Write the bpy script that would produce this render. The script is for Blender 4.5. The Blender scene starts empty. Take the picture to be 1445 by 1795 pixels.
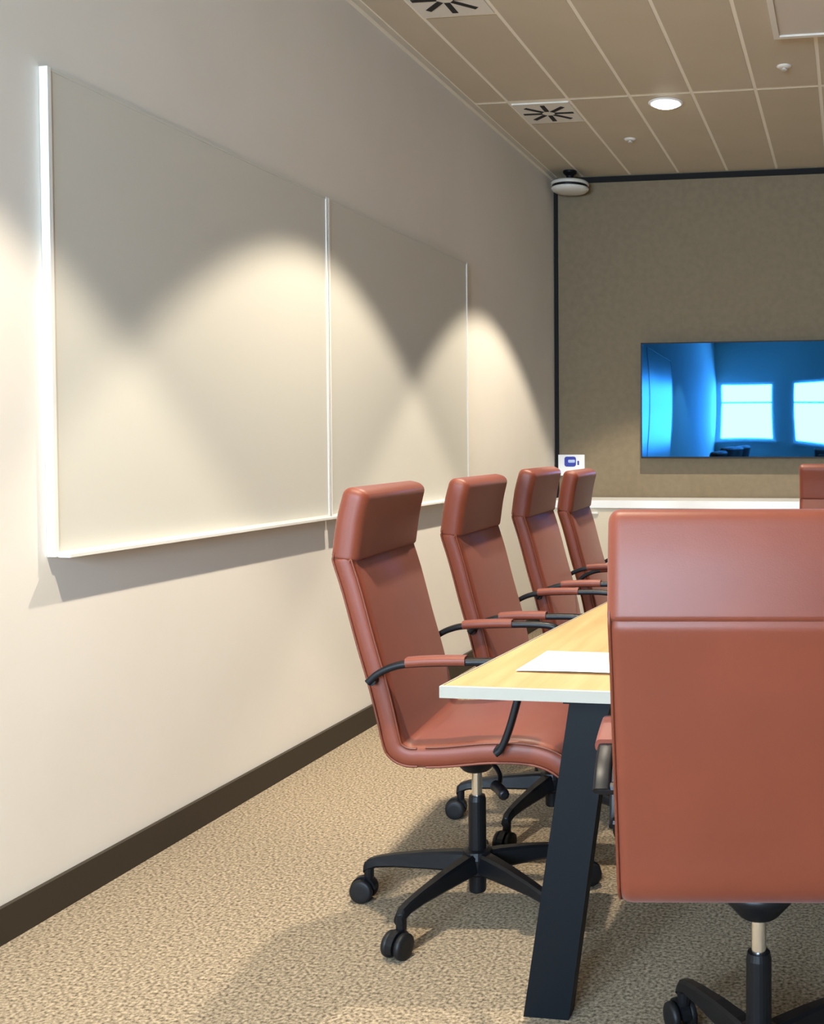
import bpy, bmesh, math, random
from mathutils import Vector, Matrix
random.seed(7)
S = bpy.context.scene
COL = S.collection
PI = math.pi

# ------------------------------------------------------------------ camera
FPX, CX, CY = 1900.0, 1197.0, 825.4
YAW, PITCH, ROLL = -0.15427, 0.02512, -0.00233
cam = bpy.data.cameras.new('camera'); camo = bpy.data.objects.new('camera', cam); COL.objects.link(camo)
fw = Vector((math.sin(YAW)*math.cos(PITCH), math.cos(YAW)*math.cos(PITCH), -math.sin(PITCH)))
rt = Vector((math.cos(YAW), -math.sin(YAW), 0)); up = rt.cross(fw)
r2 = rt*math.cos(ROLL) + up*math.sin(ROLL); u2 = -rt*math.sin(ROLL) + up*math.cos(ROLL)
M = Matrix((r2, u2, -fw)).transposed().to_4x4(); M.translation = (1.99085, 0, 1.18)
camo.matrix_world = M
cam.sensor_fit = 'HORIZONTAL'; cam.sensor_width = 36.0; cam.lens = FPX/1445*36
cam.shift_x = (722.5-CX)/1445; cam.shift_y = (CY-897.5)/1445
cam.clip_start = 0.05
S.camera = camo

# ------------------------------------------------------------------ world, view
w = bpy.data.worlds.new('World'); S.world = w; w.use_nodes = True
bg = w.node_tree.nodes['Background']; bg.inputs[0].default_value = (0.60, 0.79, 1.0, 1); bg.inputs[1].default_value = 82.0
S.view_settings.view_transform = 'Standard'; S.view_settings.look = 'None'
S.view_settings.exposure = 0.25; S.view_settings.gamma = 1.0; S.view_settings.use_curve_mapping = False
SPOT_W = 285.0; SPOT_COL = (1.0, 0.88, 0.70)

# room dimensions
XR, YB, YR, H = 4.4, 7.153, -2.2, 2.978

# ------------------------------------------------------------------ materials
def mat(name, col, rough=0.6, metal=0.0, spec=0.5, emit=None, coat=0.0):
    m = bpy.data.materials.new(name); m.use_nodes = True
    b = m.node_tree.nodes['Principled BSDF']
    b.inputs['Base Color'].default_value = (*col, 1); b.inputs['Roughness'].default_value = rough
    b.inputs['Metallic'].default_value = metal; b.inputs['Specular IOR Level'].default_value = spec
    b.inputs['Coat Weight'].default_value = coat
    if emit: b.inputs['Emission Color'].default_value = (*emit[0], 1); b.inputs['Emission Strength'].default_value = emit[1]
    return m
def noisy(m, c1, c2, scale, detail=4, bump=0.0, bscale=None, stretch=(1, 1, 1), p0=0.35, p1=0.65, dist=0.002):
    nt = m.node_tree; b = nt.nodes['Principled BSDF']; L = nt.links
    tc = nt.nodes.new('ShaderNodeTexCoord'); mp = nt.nodes.new('ShaderNodeMapping'); mp.inputs['Scale'].default_value = stretch
    L.new(tc.outputs['Object'], mp.inputs[0])
    n = nt.nodes.new('ShaderNodeTexNoise'); n.inputs['Scale'].default_value = scale; n.inputs['Detail'].default_value = detail
    L.new(mp.outputs[0], n.inputs['Vector'])
    r = nt.nodes.new('ShaderNodeValToRGB'); r.color_ramp.elements[0].position = p0; r.color_ramp.elements[1].position = p1
    r.color_ramp.elements[0].color = (*c1, 1); r.color_ramp.elements[1].color = (*c2, 1)
    L.new(n.outputs[0], r.inputs[0]); L.new(r.outputs[0], b.inputs['Base Color'])
    if bump:
        n2 = nt.nodes.new('ShaderNodeTexNoise'); n2.inputs['Scale'].default_value = bscale or scale; n2.inputs['Detail'].default_value = 3
        L.new(mp.outputs[0], n2.inputs['Vector'])
        bp = nt.nodes.new('ShaderNodeBump'); bp.inputs['Strength'].default_value = bump; bp.inputs['Distance'].default_value = dist
        L.new(n2.outputs[0], bp.inputs['Height']); L.new(bp.outputs[0], b.inputs['Normal'])
    return m

MT = {}
MT['wall'] = noisy(mat('wall_paint', (.74, .70, .64), .75, spec=.2), (.73, .69, .63), (.75, .71, .655), 3, bump=.05, bscale=180)
MT['wall_white'] = mat('wall_white', (.66, .64, .60), .8, spec=.2)
MT['wall_grey'] = mat('wall_grey', (.16, .145, .125), .8, spec=.2)
MT['fabric_wall'] = noisy(mat('taupe_wall', (.22, .19, .145), .85, spec=.15), (.215, .168, .108), (.238, .187, .122), 25, bump=.08, bscale=300)
MT['plank'] = noisy(mat('ceiling_plank', (.50, .435, .33), .55, spec=.3), (.52, .45, .335), (.55, .475, .36), 2.5)
MT['joint'] = mat('ceiling_joint', (.86, .80, .68), .6)
MT['carpet'] = noisy(mat('carpet', (.4, .32, .22), .95, spec=.05), (.10, .076, .049), (.46, .37, .26), 125, detail=5, bump=.45, bscale=380, p0=.32, p1=.68, dist=.004)
MT['base'] = mat('baseboard_brown', (.040, .030, .020), .55, spec=.3)
MT['trim'] = mat('trim_cream', (.76, .70, .59), .6)
MT['reveal'] = mat('dark_reveal', (.006, .005, .005), .6, spec=.2)
MT['board'] = mat('whiteboard_face', (.63, .615, .56), .28, spec=.45)
MT['alu'] = mat('white_aluminium', (.80, .80, .77), .35)
def leather():
    m = noisy(mat('cognac_leather', (.26, .07, .03), .48, spec=.40), (.156, .032, .0135), (.175, .036, .0152), 5, bump=.12, bscale=420, dist=.001)
    b = m.node_tree.nodes['Principled BSDF']
    b.inputs['Sheen Weight'].default_value = .10; b.inputs['Sheen Tint'].default_value = (1, .75, .75, 1); b.inputs['Sheen Roughness'].default_value = .5
    return m
MT['leather'] = leather()
MT['seam'] = mat('leather_piping', (.14, .028, .010), .5)
MT['black'] = mat('black_plastic', (.004, .0045, .006), .42, spec=.28)
MT['black_metal'] = mat('black_powder_metal', (.0025, .0045, .007), .5, spec=.18)
MT['wheel'] = mat('wheel_rubber', (.008, .008, .009), .5, spec=.3)
MT['chrome'] = mat('chrome', (.85, .87, .9), .14, metal=1)
def oak():
    m = noisy(mat('light_oak', (.62, .45, .25), .42), (.44, .26, .105), (.56, .355, .165), 3.0, detail=6, stretch=(14, .8, 1), p0=.3, p1=.7)
    return m
MT['oak'] = oak()
MT['edge'] = mat('pale_edge_band', (.33, .30, .245), .5)
MT['paper'] = mat('white_paper', (.9, .9, .9), .7)
MT['screen'] = mat('blue_black_screen', (.013, .095, .27), .02, metal=1)
MT['bezel'] = mat('black_bezel', (.006, .006, .007), .45, spec=.2)
MT['white'] = mat('white_lacquer', (.82, .83, .83), .35)
MT['cream'] = mat('cream_laminate', (.66, .58, .45), .5)
MT['blue'] = mat('blue_print', (.02, .035, .33), .5)
MT['pale_blue'] = mat('pale_blue_print', (.45, .55, .78), .5)
MT['device'] = mat('device_silver', (.66, .63, .56), .3)
MT['diffuser'] = mat('diffuser_white', (.72, .68, .60), .5)
MT['slot'] = mat('slot_black', (.006, .006, .006), .7)
MT['lens'] = mat('downlight_lens', (1, 1, 1), .5, emit=((1, .93, .80), 14))
MT['unit'] = mat('ceiling_panel', (.60, .54, .46), .6)
MT['glassframe'] = mat('window_frame', (.75, .75, .74), .5)

# ------------------------------------------------------------------ mesh helpers
def link(name, me, m, parent=None, smooth=False):
    o = bpy.data.objects.new(name, me); COL.objects.link(o)
    if m is not None: me.materials.append(MT[m] if isinstance(m, str) else m)
    if smooth:
        for p in me.polygons: p.use_smooth = len(p.vertices) <= 4
    if parent: o.parent = parent
    return o
def from_bm(name, bm, m, parent=None, smooth=False, bevel=0.0, seg=2):
    if bevel: 
        bmesh.ops.bevel(bm, geom=[e for e in bm.edges if e.calc_face_angle(0) > .5], offset=bevel, segments=seg, affect='EDGES', profile=.6)
    bmesh.ops.recalc_face_normals(bm, faces=bm.faces[:])
    for f in bm.faces:
        if smooth and len(f.verts) > 4:
            for e in f.edges: e.smooth = False
    me = bpy.data.meshes.new(name); bm.to_mesh(me); bm.free()
    o = link(name, me, m, parent, smooth)
    return o
def box(bm, x0, x1, y0, y1, z0, z1):
    vs = [bm.verts.new(p) for p in ((x0,y0,z0),(x1,y0,z0),(x1,y1,z0),(x0,y1,z0),(x0,y0,z1),(x1,y0,z1),(x1,y1,z1),(x0,y1,z1))]
    for f in ((0,3,2,1),(4,5,6,7),(0,1,5,4),(1,2,6,5),(2,3,7,6),(3,0,4,7)): bm.faces.new([vs[i] for i in f])
    return vs
def boxo(name, b, m, parent=None, bevel=0.0):
    bm = bmesh.new(); box(bm, *b); return from_bm(name, bm, m, parent, bevel=bevel)
def rings(bm, rs, cap=True, closed=False):
    V = [[bm.verts.new(p) for p in r] for r in rs]; n = len(V[0])
    m_ = len(V)
    for i in range(m_ if closed else m_-1):
        a, b = V[i], V[(i+1) % m_]
        for j in range(n): bm.faces.new((a[j], a[(j+1) % n], b[(j+1) % n], b[j]))
    if cap and not closed: bm.faces.new(V[0][::-1]); bm.faces.new(V[-1])
def lathe(bm, prof, cx=0, cy=0, n=24, axis='z', off=0):
    rs = []
    for r, z in prof:
        ring = []
        for k in range(n):
            a = 2*PI*k/n; c, s = r*math.cos(a), r*math.sin(a)
            ring.append((cx+c, cy+s, z) if axis == 'z' else (cx+c, off+z, cy+s))
        rs.append(ring)
    rings(bm, rs)
def cat(pts, n=6):
    P = [Vector(p) for p in pts]; out = []
    for i in range(len(P)-1):
        p0, p1, p2, p3 = P[max(i-1, 0)], P[i], P[i+1], P[min(i+2, len(P)-1)]
        for k in range(n):
            t = k/n
            out.append(.5*((2*p1)+(-p0+p2)*t+(2*p0-5*p1+4*p2-p3)*t*t+(-p0+3*p1-3*p2+p3)*t**3))
    out.append(P[-1]); return out
def rrect(hw, ht, r, n=4):
    r = min(r, hw*.99, ht*.99); o = []
    for cx_, cy_, a0 in ((hw-r, ht-r, 0), (-hw+r, ht-r, PI/2), (-hw+r, -ht+r, PI), (hw-r, -ht+r, 1.5*PI)):
        for k in range(n+1):
            a = a0+PI/2*k/n; o.append((cx_+r*math.cos(a), cy_+r*math.sin(a)))
    return o
def sweep_plane(bm, path, sec):
    """path of (u, z, ...) in the x-z plane; sec(i, f) gives the list of (v, n) section points"""
    n = len(path); rs = []
    for i, p in enumerate(path):
        a = path[max(i-1, 0)]; b = path[min(i+1, n-1)]
        t = Vector((b[0]-a[0], b[1]-a[1])).normalized(); nn = Vector((-t[1], t[0]))
        rs.append([(p[0]+nn[0]*q, v, p[1]+nn[1]*q) for v, q in sec(i, i/(n-1))])
    rings(bm, rs)
def tube(bm, pts, r, n=8):
    P = [Vector(p) for p in pts]; rs = []
    for i, p in enumerate(P):
        t = (P[min(i+1, len(P)-1)]-P[max(i-1, 0)]).normalized()
        ref = Vector((0, 0, 1)) if abs(t.z) < .9 else Vector((0, 1, 0))
        a = t.cross(ref).normalized(); b = t.cross(a)
        rr = r[i] if isinstance(r, (list, tuple)) else r
        rs.append([p+a*rr*math.cos(2*PI*k/n)+b*rr*math.sin(2*PI*k/n) for k in range(n)])
    rings(bm, rs)
def tag(o, label, category, group=None):
    o['label'] = label; o['category'] = category
    if group: o['group'] = group
    return o
def struct(o, label=None):
    o['kind'] = 'structure'
    if label: o['label'] = label
    return o
def empty(name, loc, rz=0):
    o = bpy.data.objects.new(name, None); COL.objects.link(o); o.location = loc; o.rotation_euler = (0, 0, rz)
    o.empty_display_size = .1
    return o

# ------------------------------------------------------------------ the room
T = .12
struct(boxo('floor', (-T, XR+T, YR-T, YB+T, -.1, 0), 'carpet'), 'beige speckled carpet floor')
struct(boxo('wall_left', (-T, 0, YR-T, YB+T, 0, H+.1), 'wall'), 'off-white painted side wall')
struct(boxo('wall_right', (XR, XR+T, YR-T, YB+T, 0, H+.1), 'wall_grey'), 'dark grey wall opposite the whiteboards')
struct(boxo('wall_back', (0, XR, YB, YB+T, 0, H+.1), 'fabric_wall'), 'dark taupe wall behind the screen')
# rear wall with two window openings
WIN = [(.03, .80), (1.16, 1.92)]; WZ0, WZ1 = 1.08, 2.17
bm = bmesh.new()
xs = [0] + [v for a in WIN for v in a] + [XR]
for i in range(0, len(xs), 2): box(bm, xs[i], xs[i+1], YR-T, YR, 0, H+.1)
for a, b in WIN: box(bm, a, b, YR-T, YR, 0, WZ0); box(bm, a, b, YR-T, YR, WZ1, H+.1)
struct(from_bm('wall_rear', bm, 'wall_white'), 'white wall with windows behind the viewer')
for i, (a, b) in enumerate(WIN):
    bm = bmesh.new(); t = .04
    box(bm, a, a+t, YR-.09, YR-.03, WZ0, WZ1); box(bm, b-t, b, YR-.09, YR-.03, WZ0, WZ1)
    box(bm, a+t, b-t, YR-.09, YR-.03, WZ0, WZ0+t); box(bm, a+t, b-t, YR-.09, YR-.03, WZ1-t, WZ1)
    box(bm, a+t, b-t, YR-.09, YR-.03, 1.77, 1.80)
    wo = struct(from_bm('window_%d' % (i+1), bm, 'glassframe'), 'white framed sash window in the rear wall')
    struct_sill = boxo('window_sill', (a-.03, b+.03, YR, YR+.05, WZ0-.03, WZ0), 'glassframe', wo)
    ld = bpy.data.lights.new('window_portal', 'AREA'); ld.shape = 'RECTANGLE'; ld.size = b-a; ld.size_y = WZ1-WZ0; ld.cycles.is_portal = True
    lo = bpy.data.objects.new('window_portal', ld); COL.objects.link(lo); lo.location = ((a+b)/2, YR-.10, (WZ0+WZ1)/2); lo.rotation_euler = (PI/2, 0, 0)
# baseboards and trims
struct(boxo('baseboard_left', (0, .014, YR, YB, 0, .088), 'base', bevel=.002), 'dark brown skirting along the side wall')
struct(boxo('baseboard_right', (XR-.014, XR, YR, YB, 0, .088), 'base', bevel=.002))
struct(boxo('baseboard_back', (.014, XR-.014, YB-.014, YB, 0, .088), 'base', bevel=.002))
struct(boxo('trim_1', (0, .022, YR, YB, H-.030, H), 'trim', bevel=.003), 'cream edge trim where wall meets ceiling')
struct(boxo('trim_2', (.022, XR, YB-.012, YB, H-.045, H-.008), 'reveal'), 'black reveal along the top of the taupe wall')
struct(boxo('trim_3', (.004, .030, YB-.012, YB, .088, H-.045), 'reveal'), 'black vertical reveal in the corner of the taupe wall')
# ceiling: backing with light joints + planks
ceil = struct(boxo('ceiling', (-T, XR+T, YR-T, YB+T, H-.001, H+.12), 'joint'), 'tan metal plank ceiling')
XJ = [.022, .205] + [.205+.3255*k for k in range(1, 14)]; XJ = [x for x in XJ if x < XR-.05] + [XR]
ROWS = [(YR, .0), (.0, 2.72), (2.72, 5.53), (5.53, YB)]
DIFF = [(.205, .5305, 5.565, 5.915), (.205, .5305, 4.035, 4.385)]
g = .009
for i in range(len(XJ)-1):
    for a, b in ROWS:
        segs = [(a, b)]
        if i == 1:
            if a == 5.53: segs = [(5.92, b)]
            if a == 2.72: segs = [(2.72, 4.03), (4.39, 5.53)]
        for c, d in segs:
            boxo('ceiling_plank', (XJ[i]+g, XJ[i+1]-g, c+g*1.6, d-g*1.6, H-.003, H-.001), 'plank', ceil)
# ceiling diffusers
for i, (x0, x1, y0, y1) in enumerate(DIFF):
    d = empty('air_diffuser', ((x0+x1)/2, (y0+y1)/2, H-.008))
    hx, hy = (x1-x0)/2-.008, (y1-y0)/2-.004
    boxo('face_plate', (-hx, hx, -hy, hy, 0, .014), 'diffuser', d, bevel=.002)
    for k in range(8):
        a = k*PI/4+.02; bm = bmesh.new()
        box(bm, .034, .146 if k % 2 else .138, -.0125, .0125, -.0015, .004)
        o = from_bm('slot', bm, 'slot', d); o.rotation_euler = (0, 0, a)
    tag(d, ['square white swirl air diffuser just beyond the ceiling cross joint', 'square white swirl air diffuser in the long planks, nearer the whiteboards'][i], 'air vent', 'ceiling air diffusers')
# ceiling mounted panel
d = empty('ceiling_panel_unit', (1.95, 4.2, H-.035))
boxo('panel', (-.27, .27, -.56, .56, .008, .033), 'unit', d)
bm = bmesh.new()
for b in ((-.295, -.27, -.585, .585), (.27, .295, -.585, .585), (-.27, .27, -.585, -.56), (-.27, .27, .56, .585)): box(bm, b[0], b[1], b[2], b[3], 0, .033)
from_bm('frame', bm, 'diffuser', d)
tag(d, 'rectangular surface-mounted ceiling panel with a raised pale frame', 'ceiling panel')
# sprinklers
for i, (x, y) in enumerate(((1.673, 5.22), (.701, 6.312))):
    d = empty('sprinkler_head', (x, y, H-.002))
    bm = bmesh.new(); lathe(bm, [(.036, 0), (.036, -.004), (.026, -.010), (.012, -.011)], n=20); from_bm('escutcheon', bm, 'diffuser', d, smooth=True)
    bm = bmesh.new(); lathe(bm, [(.010, -.011), (.007, -.017), (.015, -.018), (.015, -.020), (.004, -.021)], n=16); from_bm('deflector', bm, 'device', d)
    tag(d, ['small round sprinkler head between the framed ceiling panel and the cross joint', 'small round sprinkler head close to the taupe wall and the round device'][i], 'sprinkler', 'ceiling sprinklers')
# downlights
DL = [(1.022, y) for y in (1.74, 3.71, 5.68)]
for i, (x, y) in enumerate(DL):
    d = empty('downlight', (x, y, H))
    bm = bmesh.new(); lathe(bm, [(.072, -.001), (.074, -.010), (.090, -.008), (.094, -.002)], n=32); from_bm('trim_ring', bm, 'white', d, smooth=True)
    bm = bmesh.new(); lathe(bm, [(.0725, -.004), (.072, -.012), (.055, -.020), (.02, -.023)], n=32); from_bm('lens', bm, 'lens', d, smooth=True)
    ld = bpy.data.lights.new('downlight_lamp', 'SPOT'); ld.energy = SPOT_W; ld.color = SPOT_COL
    ld.spot_size = 2*math.radians(45.5); ld.spot_blend = .2; ld.shadow_soft_size = .035
    lo = bpy.data.objects.new('downlight_lamp', ld); COL.objects.link(lo); lo.parent = d; lo.location = (0, 0, -.03)
    tag(d, 'round glowing recessed downlight near the taupe wall' if (i == 2) else ['round recessed downlight above the end of the table with the single chair', 'round recessed downlight above the middle of the whiteboard chair row', ''][i], 'downlight', 'recessed ceiling downlights')

# ------------------------------------------------------------------ whiteboards
def whiteboard(y0, y1, label):
    z0, z1, d = .900, 2.118, .024
    o = empty('whiteboard', (0, y0, z0)); L = y1-y0; h = z1-z0
    boxo('writing_surface', (.004, d-.003, .012, L-.012, .012, h-.008), 'board', o)
    boxo('frame_side', (.001, d, 0, .012, 0, h), 'alu', o, bevel=.001)
    boxo('frame_side', (.001, d, L-.012, L, 0, h), 'alu', o, bevel=.001)
    boxo('frame_top', (.001, d-.001, .012, L-.012, h-.008, h), 'board', o)
    boxo('frame_bottom', (.001, d, .012, L-.012, 0, .012), 'alu', o)
    boxo('pen_tray', (d, .057, .010, L-.010, -.002, .006), 'alu', o, bevel=.001)
    return tag(o, label, 'whiteboard', 'whiteboards on the side wall')
whiteboard(2.432, 3.885, 'large pale whiteboard with the bright open end, farther from the taupe wall')
whiteboard(3.891, 5.407, 'large pale whiteboard hung closer to the taupe wall')

# ------------------------------------------------------------------ back wall things
t = empty('television', (1.294, YB-.082, 1.084))
boxo('housing', (-.60, .60, .012, .080, .05, .70), 'bezel', t)
bm = bmesh.new(); box(bm, -.682, .682, 0, .014, 0, .764); from_bm('bezel', bm, 'bezel', t, bevel=.003)
# slightly bowed glass
bm = bmesh.new(); NX, NZ = 32, 12; g_ = [[bm.verts.new((-.674+1.348*i/NX, -.0012-.0022*math.sin(PI*i/NX)*math.sin(PI*j/NZ)-.0006*math.sin(3.3*PI*i/NX), .010+.746*j/NZ)) for i in range(NX+1)] for j in range(NZ+1)]
for j in range(NZ):
    for i in range(NX): bm.faces.new((g_[j][i], g_[j][i+1], g_[j+1][i+1], g_[j+1][i]))
from_bm('screen', bm, 'screen', t, smooth=True)
tag(t, 'wall-mounted flat television with a glossy blue reflecting screen', 'television')

sb = empty('sideboard', (1.65, YB-.22, 0))
boxo('worktop', (-1.60, 1.95, -.21, .205, .772, .820), 'white', sb, bevel=.003)
boxo('carcass', (-1.58, 1.93, -.18, .200, .09, .772), 'cream', sb)
boxo('plinth', (-1.56, 1.91, -.14, .19, 0, .09), 'base', sb)
for k in range(6):
    a = -1.58+k*.585
    dr = boxo('door', (a+.003, a+.582, -.198, -.18, .095, .768), 'cream', sb, bevel=.002)
    boxo('handle', (a+.25, a+.33, -.212, -.198, .735, .747), 'alu', dr)
tag(sb, 'low cream sideboard with a white top along the taupe wall under the television', 'sideboard')

cp = empty('wall_panel_sign', (.118, YB, .965))
boxo('plate', (-.091, .091, -.014, 0, 0, .142), 'white', cp, bevel=.004)
bm = bmesh.new(); prof = rrect(.040, .034, .016, 5)
rings(bm, [[(x-.008, -.0155, z+.095) for x, z in prof], [(x-.008, -.0139, z+.095) for x, z in prof]]); from_bm('symbol', bm, 'blue', cp)
bm = bmesh.new(); prof = rrect(.024, .010, .006, 4)
rings(bm, [[(x+.002, -.0165, z+.098) for x, z in prof], [(x+.002, -.0154, z+.098) for x, z in prof]]); from_bm('symbol_window', bm, 'pale_blue', cp)
boxo('symbol_bar', (.042, .054, -.0155, -.0139, .072, .100), 'blue', cp)
tag(cp, 'small white wall sign with a dark blue symbol beside the corner', 'sign')

dv = empty('ceiling_device', (.158, 6.985, H-.002))
bm = bmesh.new(); lathe(bm, [(.045, 0), (.045, -.014), (.024, -.034), (.024, -.072)], n=20); from_bm('mount', bm, 'black', dv, smooth=False)
bm = bmesh.new(); lathe(bm, [(.03, -.068), (.110, -.070), (.124, -.080), (.126, -.092), (.120, -.096)], n=36); from_bm('upper_shell', bm, 'device', dv, smooth=True)
bm = bmesh.new(); lathe(bm, [(.116, -.0945), (.116, -.114)], n=36); from_bm('dark_band', bm, 'black', dv)
bm = bmesh.new(); lathe(bm, [(.120, -.112), (.124, -.116), (.122, -.126), (.105, -.138), (.06, -.146), (.01, -.147)], n=36); from_bm('lower_shell', bm, 'device', dv, smooth=True)
tag(dv, 'round pale device with a dark band hanging from the ceiling in the corner', 'ceiling device')

# ------------------------------------------------------------------ table
TB = [(1.250, 1.872), (2.430, 1.872), (2.250, 4.72), (1.430, 4.72)]
def inset(P, d):
    c = Vector((sum(p[0] for p in P)/4, sum(p[1] for p in P)/4)); out = []
    n = len(P)
    for i in range(n):
        a, b, e = Vector(P[i-1]), Vector(P[i]), Vector(P[(i+1) % n])
        d1 = (b-a).normalized(); d2 = (e-b).normalized()
        n1 = Vector((-d1.y, d1.x)); n2 = Vector((-d2.y, d2.x)); m_ = (n1+n2).normalized()
        out.append(b+m_*(d/max(m_.dot(n1), .2)))
    return [(p.x, p.y) for p in out]
ORG = Vector((1.84, 3.3, 0))
tb = empty('conference_table', ORG)
def loc(P): return [(p[0]-ORG.x, p[1]-ORG.y) for p in P]
P0 = loc(TB); P1 = inset(P0, .006)
bm = bmesh.new(); rings(bm, [[(x, y, .7195) for x, y in P1], [(x, y, .740) for x, y in P1]]); from_bm('tabletop', bm, 'oak', tb)
bm = bmesh.new()
R_ = [[(x, y, .718) for x, y in inset(P0, .005)], [(x, y, .718) for x, y in P0], [(x, y, .739) for x, y in P0], [(x, y, .7405) for x, y in inset(P0, .0015)], [(x, y, .7405) for x, y in inset(P0, .005)]]
rings(bm, R_, closed=True); from_bm('edge_band', bm, 'edge', tb)
P2 = inset(P0, .07)
bm = bmesh.new(); rings(bm, [[(x, y, .701) for x, y in P2], [(x, y, .7195) for x, y in P2]]); from_bm('under_panel', bm, 'edge', tb)
def leg(y, xt, xb, sgn):
    bm = bmesh.new(); hw = .043; hy = .022; ring = []
    r0 = [(xb-hw*1.12, y-hy, .0), (xb+hw*1.12, y-hy, .0), (xb+hw*1.12, y+hy, .0), (xb-hw*1.12, y+hy, .0)]
    r1 = [(xt-hw, y-hy, .701), (xt+hw, y-hy, .701), (xt+hw, y+hy, .701), (xt-hw, y+hy, .701)]
    rings(bm, [[(x-ORG.x, yy-ORG.y, z) for x, yy, z in r] for r in (r0, r1)])
    return from_bm('leg', bm, 'black_metal', tb, bevel=.004)
for y, xl, xr_ in ((2.15, 1.476, 2.204), (4.40, 1.60, 2.08)):
    leg(y, xl, xl-.103, -1); leg(y, xr_, xr_+.103, 1)
    boxo('crossbar', (xl-.06-ORG.x, xr_+.06-ORG.x, y-.035-ORG.y, y+.035-ORG.y, .655, .701), 'black_metal', tb, bevel=.003)
boxo('beam', (-.04, .04, 2.18-ORG.y, 4.37-ORG.y, .655, .701), 'black_metal', tb)
tag(tb, 'tapered light oak meeting table with pale edge and slanted black legs', 'table')

bm = bmesh.new()
NX, NY = 10, 6; A = [[None]*(NX+1) for _ in range(NY+1)]; Bv = [[None]*(NX+1) for _ in range(NY+1)]
for j in range(NY+1):
    for i in range(NX+1):
        x, y = .297*i/NX, .205*j/NY; z = .0012+.004*(1-j/NY)**2*(.4+.6*math.sin(PI*i/NX))
        A[j][i] = bm.verts.new((x, y, z+.0012)); Bv[j][i] = bm.verts.new((x, y, z))
for j in range(NY):
    for i in range(NX):
        bm.faces.new((A[j][i], A[j][i+1], A[j+1][i+1], A[j+1][i])); bm.faces.new((Bv[j][i], Bv[j+1][i], Bv[j+1][i+1], Bv[j][i+1]))
for i in range(NX):
    bm.faces.new((Bv[0][i], Bv[0][i+1], A[0][i+1], A[0][i])); bm.faces.new((A[NY][i], A[NY][i+1], Bv[NY][i+1], Bv[NY][i]))
for j in range(NY):
    bm.faces.new((Bv[j+1][0], Bv[j][0], A[j][0], A[j+1][0])); bm.faces.new((A[j+1][NX], A[j][NX], Bv[j][NX], Bv[j+1][NX]))
pp = from_bm('paper_sheet', bm, 'paper'); pp.location = (1.352, 2.008, .7398); pp.rotation_euler = (0, 0, math.radians(-1))
tag(pp, 'blank white sheet of paper lying on the oak table', 'paper')

# ------------------------------------------------------------------ chairs (local: +x forward, hub at origin)
HW = .242
def shell(name, pts, thick, parent, hw=HW, hw1=None, end0=.022, end1=.022, m='leather', dome=0.0, rr=.8):
    path = cat([(p[0], p[1], 0) for p in pts], 7); n = len(path)
    th = cat([(t, 0, 0) for t in thick], 7)
    d = [0]
    for i in range(1, n): d.append(d[-1]+(path[i]-path[i-1]).length)
    Lg = d[-1]
    def sec(i, f):
        ht = th[i][0]/2; cut = 0.0; e = 1.0
        for R, dd in ((end0, d[i]), (end1, Lg-d[i])):
            if R and dd < R: cut = R*(1-math.sqrt(max(1-(1-dd/R)**2, 0))); e = 1-cut/R
        w_ = hw+((hw1 or hw)-hw)*d[i]/Lg-cut*.8
        s = rrect(w_, ht-cut, (ht-cut)*rr, 4)
        out = []
        for v, q in s:
            if dome and q > 0: q += dome*e*math.cos(PI/2*min(abs(v)/hw, 1))**.7
            out.append((v, q))
        return out
    # finer ends
    bm = bmesh.new()
    # resample so the ends have closely spaced rings
    sweep_plane(bm, [(p.x, p.y) for p in path], sec)
    return from_bm(name, bm, m, parent, smooth=True)
def dens(pts):   # extra points close to both ends
    P = [Vector((*p, 0)) for p in pts]
    out = [P[0]]
    for f in (.006, .016): out.append(P[0]+(P[1]-P[0]).normalized()*f)
    out += P[1:-1]
    for f in (.016, .006): out.append(P[-1]+(P[-2]-P[-1]).normalized()*f)
    out.append(P[-1]); return [(p.x, p.y) for p in out]

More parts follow.
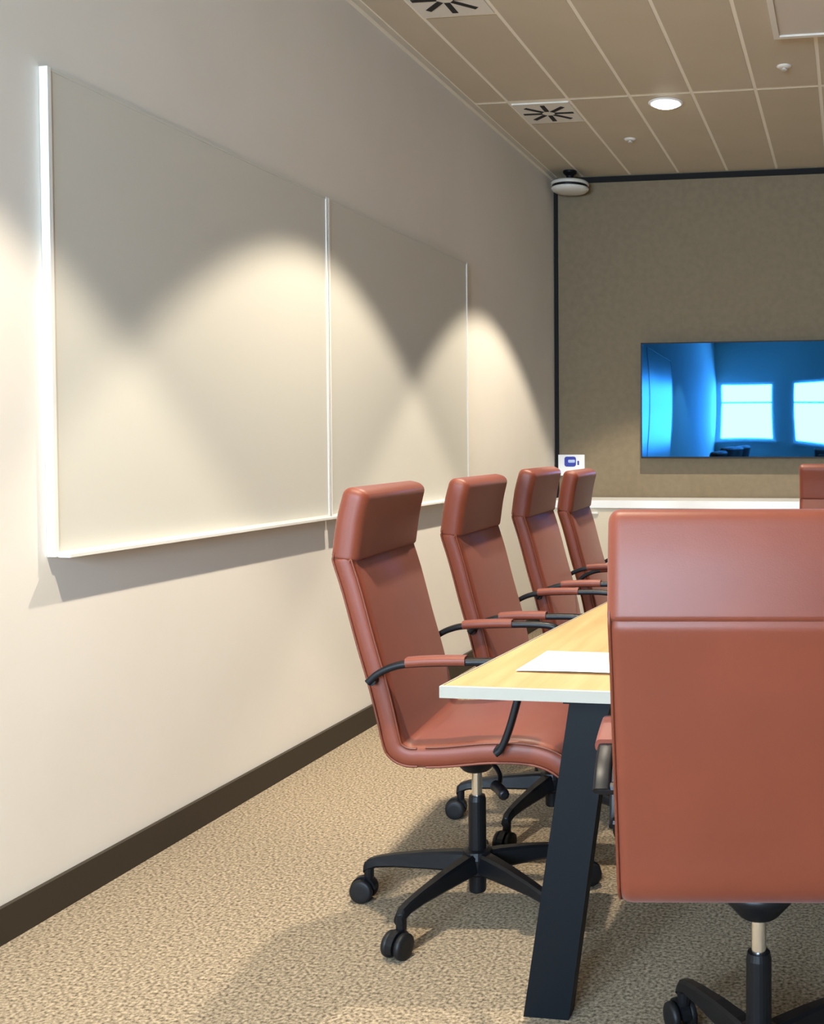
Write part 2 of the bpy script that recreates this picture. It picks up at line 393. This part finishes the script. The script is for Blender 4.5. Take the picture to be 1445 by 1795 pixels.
def make_chair():
    r = empty('office_chair', (0, 0, 0))
    # headrest (normal n = left of travel; travelling upward -> n points to -x, so travel downward to dome forward)
    hp = dens([(-.221, 1.078), (-.240, 1.00), (-.253, .911)])
    hr = shell('headrest', hp, [.058, .062, .064, .066, .066, .064, .062], r, dome=.004, rr=.7, end1=.008)
    bp_ = [(-.2555, .917), (-.254, .907), (-.232, .835), (-.202, .720), (-.174, .620), (-.156, .545), (-.146, .496), (-.136, .468), (-.110, .452), (-.080, .4505)]
    b = shell('backrest', bp_, [.052, .054, .056, .056, .056, .056, .056, .056, .056, .056], r, end0=.008, end1=0, dome=.005, hw1=.236)
    sp = [(-.0825, .4505), (-.02, .4525), (.08, .462), (.16, .462), (.215, .452), (.255, .432), (.285, .405), (.292, .395)]
    s = shell('seat', sp, [.056, .058, .060, .060, .058, .054, .048, .046], r, hw=.236, end0=0, dome=.005)
    # piping along both side edges of back and seat
    for parent, pts, off in ((b, bp_, .021), (s, sp, .023)):
        pth = cat([(p[0], p[1], 0) for p in pts], 5); n = len(pth)
        for side in (-1, 1):
            for o_ in (-off, off):
                q = []
                for i in range(2, n-1):
                    t_ = (pth[i+1]-pth[i-1]).normalized(); q.append((pth[i].x-t_.y*o_, side*((HW-.006*i/n if parent is b else .236)-.004), pth[i].y+t_.x*o_))
                bm = bmesh.new(); tube(bm, q, .003, 6); from_bm('piping', bm, 'seam', parent, smooth=True)
    # arms
    for side in (-1, 1):
        v0 = side*(HW+.016)
        ap = cat([(-.188, .632, 0), (-.165, .652, 0), (-.130, .668, 0), (-.085, .676, 0), (.03, .680, 0), (.12, .680, 0), (.160, .672, 0), (.172, .650, 0), (.160, .600, 0), (.140, .530, 0), (.122, .485, 0), (.108, .470, 0)], 5)
        bm = bmesh.new(); sweep_plane(bm, [(p.x, p.y) for p in ap], lambda i, f: [(v0+v, q) for v, q in rrect(.014, .0080, .005, 2)])
        a = from_bm('armrest', bm, 'black', r, smooth=True)
        bm = bmesh.new()
        pd = cat([(-.098, .679, 0), (-.05, .6825, 0), (.0, .684, 0), (.04, .684, 0)], 5)
        sweep_plane(bm, [(p.x, p.y) for p in pd], lambda i, f: [(v0+v, q) for v, q in rrect(.019, .0105, .008, 3)])
        from_bm('arm_pad', bm, 'leather', a, smooth=True)
        for u_, z_ in ((-.180, .634), (.112, .476)):
            bm = bmesh.new()
            lathe(bm, [(.010, -.5), (.010, .5)], u_, z_, 10, 'y')
            for vv in bm.verts:
                if abs(abs(vv.co.y)-.5) < 1e-6: vv.co.y = side*(HW-.012) if vv.co.y < 0 else side*(HW+.022)
            from_bm('arm_bolt', bm, 'black', a)
    # mechanism
    bm = bmesh.new(); box(bm, -.06, .16, -.10, .10, .410, .430); from_bm('seat_plate', bm, 'black', r, bevel=.006)
    bm = bmesh.new(); lathe(bm, [(.030, .352), (.036, .356), (.062, .385), (.078, .409)], n=24); mech = from_bm('tilt_mechanism', bm, 'black', r, smooth=False)
    bm = bmesh.new(); tube(bm, cat([(.04, -.04, .395), (.085, -.12, .380), (.10, -.20, .372)], 4), .006, 8); from_bm('lever', bm, 'black', mech, smooth=True)
    bm = bmesh.new(); tube(bm, cat([(.085, -.185, .3735), (.10, -.20, .371), (.115, -.225, .368), (.122, -.24, .367)], 4), [.006]+[.013]*11+[.007], 10); from_bm('lever_paddle', bm, 'black', mech, smooth=True)
    # gas spring
    bm = bmesh.new(); lathe(bm, [(.013, .27), (.013, .354)], n=20); from_bm('gas_spring', bm, 'chrome', r, smooth=False)
    for p in r.children[-1].data.polygons: p.use_smooth = len(p.vertices) == 4
    bm = bmesh.new(); lathe(bm, [(.019, .042), (.0215, .046), (.0225, .12), (.0225, .276), (.020, .288), (.014, .289)], n=24); from_bm('column', bm, 'black', r, smooth=False)
    for p in r.children[-1].data.polygons: p.use_smooth = len(p.vertices) == 4
    # base
    base = empty('base', (0, 0, 0)); base.parent = r
    bm = bmesh.new(); lathe(bm, [(.030, .088), (.037, .094), (.040, .132), (.036, .150), (.025, .153)], n=24); hub = from_bm('hub', bm, 'black', r)
    bpy.data.objects.remove(base)
    sm = None
    for k in range(5):
        if sm is None:
            bm = bmesh.new(); rs = []
            for u_, zt, zb, w_ in ((.02, .146, .098, .023), (.06, .145, .096, .022), (.14, .138, .096, .0185), (.22, .127, .095, .0155), (.268, .118, .091, .0145), (.292, .110, .082, .014), (.302, .098, .075, .013)):
                rs.append([(u_, -w_, zb+.006), (u_, -w_+.005, zb), (u_, w_-.005, zb), (u_, w_, zb+.006), (u_, w_*.8, zt-.006), (u_, w_*.55, zt), (u_, -w_*.55, zt), (u_, -w_*.8, zt-.006)])
            rings(bm, rs); sp_ = from_bm('spoke', bm, 'black', r, smooth=False); sm = sp_.data
            bm = bmesh.new(); lathe(bm, [(.0115, .058), (.0125, .066), (.0125, .098), (.0115, .101)], .291, 0, 14); cs = from_bm('caster', bm, 'black', sp_); cm = cs.data
            bm = bmesh.new()
            # hood between two wheels
            hood = []
            for q in range(13):
                a = -.25+PI*1.05*q/12; hood.append((.305+.034*math.cos(a), .031+.034*math.sin(a)))
            rings(bm, [[(x, -.009, max(z, .022)) for x, z in hood], [(x, .009, max(z, .022)) for x, z in hood]]); hd = from_bm('caster_hood', bm, 'black', sp_); hm = hd.data
            bm = bmesh.new(); lathe(bm, [(.012, -.0085), (.024, -.0085), (.0295, -.006), (.0305, 0), (.0295, .006), (.024, .0085), (.012, .0085)], .305, .0305, 22, 'y'); wh = from_bm('wheel', bm, 'wheel', sp_, smooth=True); wm = wh.data
            wh.location.y = -.0185
            w2 = bpy.data.objects.new('wheel', wm); COL.objects.link(w2); w2.parent = sp_; w2.location.y = .0185
        else:
            sp_ = bpy.data.objects.new('spoke', sm); COL.objects.link(sp_); sp_.parent = r
            for nm, me, yy in (('caster', cm, 0), ('caster_hood', hm, 0), ('wheel', wm, -.0185), ('wheel', wm, .0185)):
                c = bpy.data.objects.new(nm, me); COL.objects.link(c); c.parent = sp_; c.location.y = yy
        sp_['k'] = k; sp_.rotation_euler = (0, 0, 2*PI*k/5)
    return r

def copy_tree(o, parent=None):
    c = o.copy(); COL.objects.link(c); c.parent = parent
    for ch in list(o.children): copy_tree(ch, c)
    return c
proto = make_chair()
# x, y, facing (deg), direction of first spoke (world deg), height offset of the upper part, label
CH = [(1.052, 2.622, 6, 181, 0, 'cognac leather high-back office chair at the table corner beside the slanted black leg'),
      (1.062, 3.285, 4, 187, 0, 'cognac leather high-back office chair, second from the slanted table leg in the whiteboard row'),
      (1.075, 3.920, 4, 172, .012, 'cognac leather high-back office chair, third from the slanted table leg in the whiteboard row'),
      (1.064, 4.560, 4, 225, -.010, 'cognac leather high-back office chair in the whiteboard row, closest to the white sideboard'),
      (1.832, 1.880, 98, 126, 0, 'pinkish brown leather high-back office chair seen from behind at the end of the table'),
      (1.975, 5.080, -92, 160, 0, 'dark reddish leather office chair at the far table end in front of the television')]
for i, (x, y, a, s, dz, lab) in enumerate(CH):
    o = proto if i == 0 else copy_tree(proto)
    o.location = (x, y, 0); o.rotation_euler = (0, 0, math.radians(a))
    for ch in o.children:
        if not ch.name.startswith(('spoke', 'hub', 'column')): ch.location.z = dz
        if 'k' in ch.keys(): ch.rotation_euler = (0, 0, math.radians(s-a)+2*PI*ch['k']/5)
    tag(o, lab, 'chair', 'leather office chairs around the table')
for o in bpy.data.objects:
    if 'k' in o.keys(): del o['k']
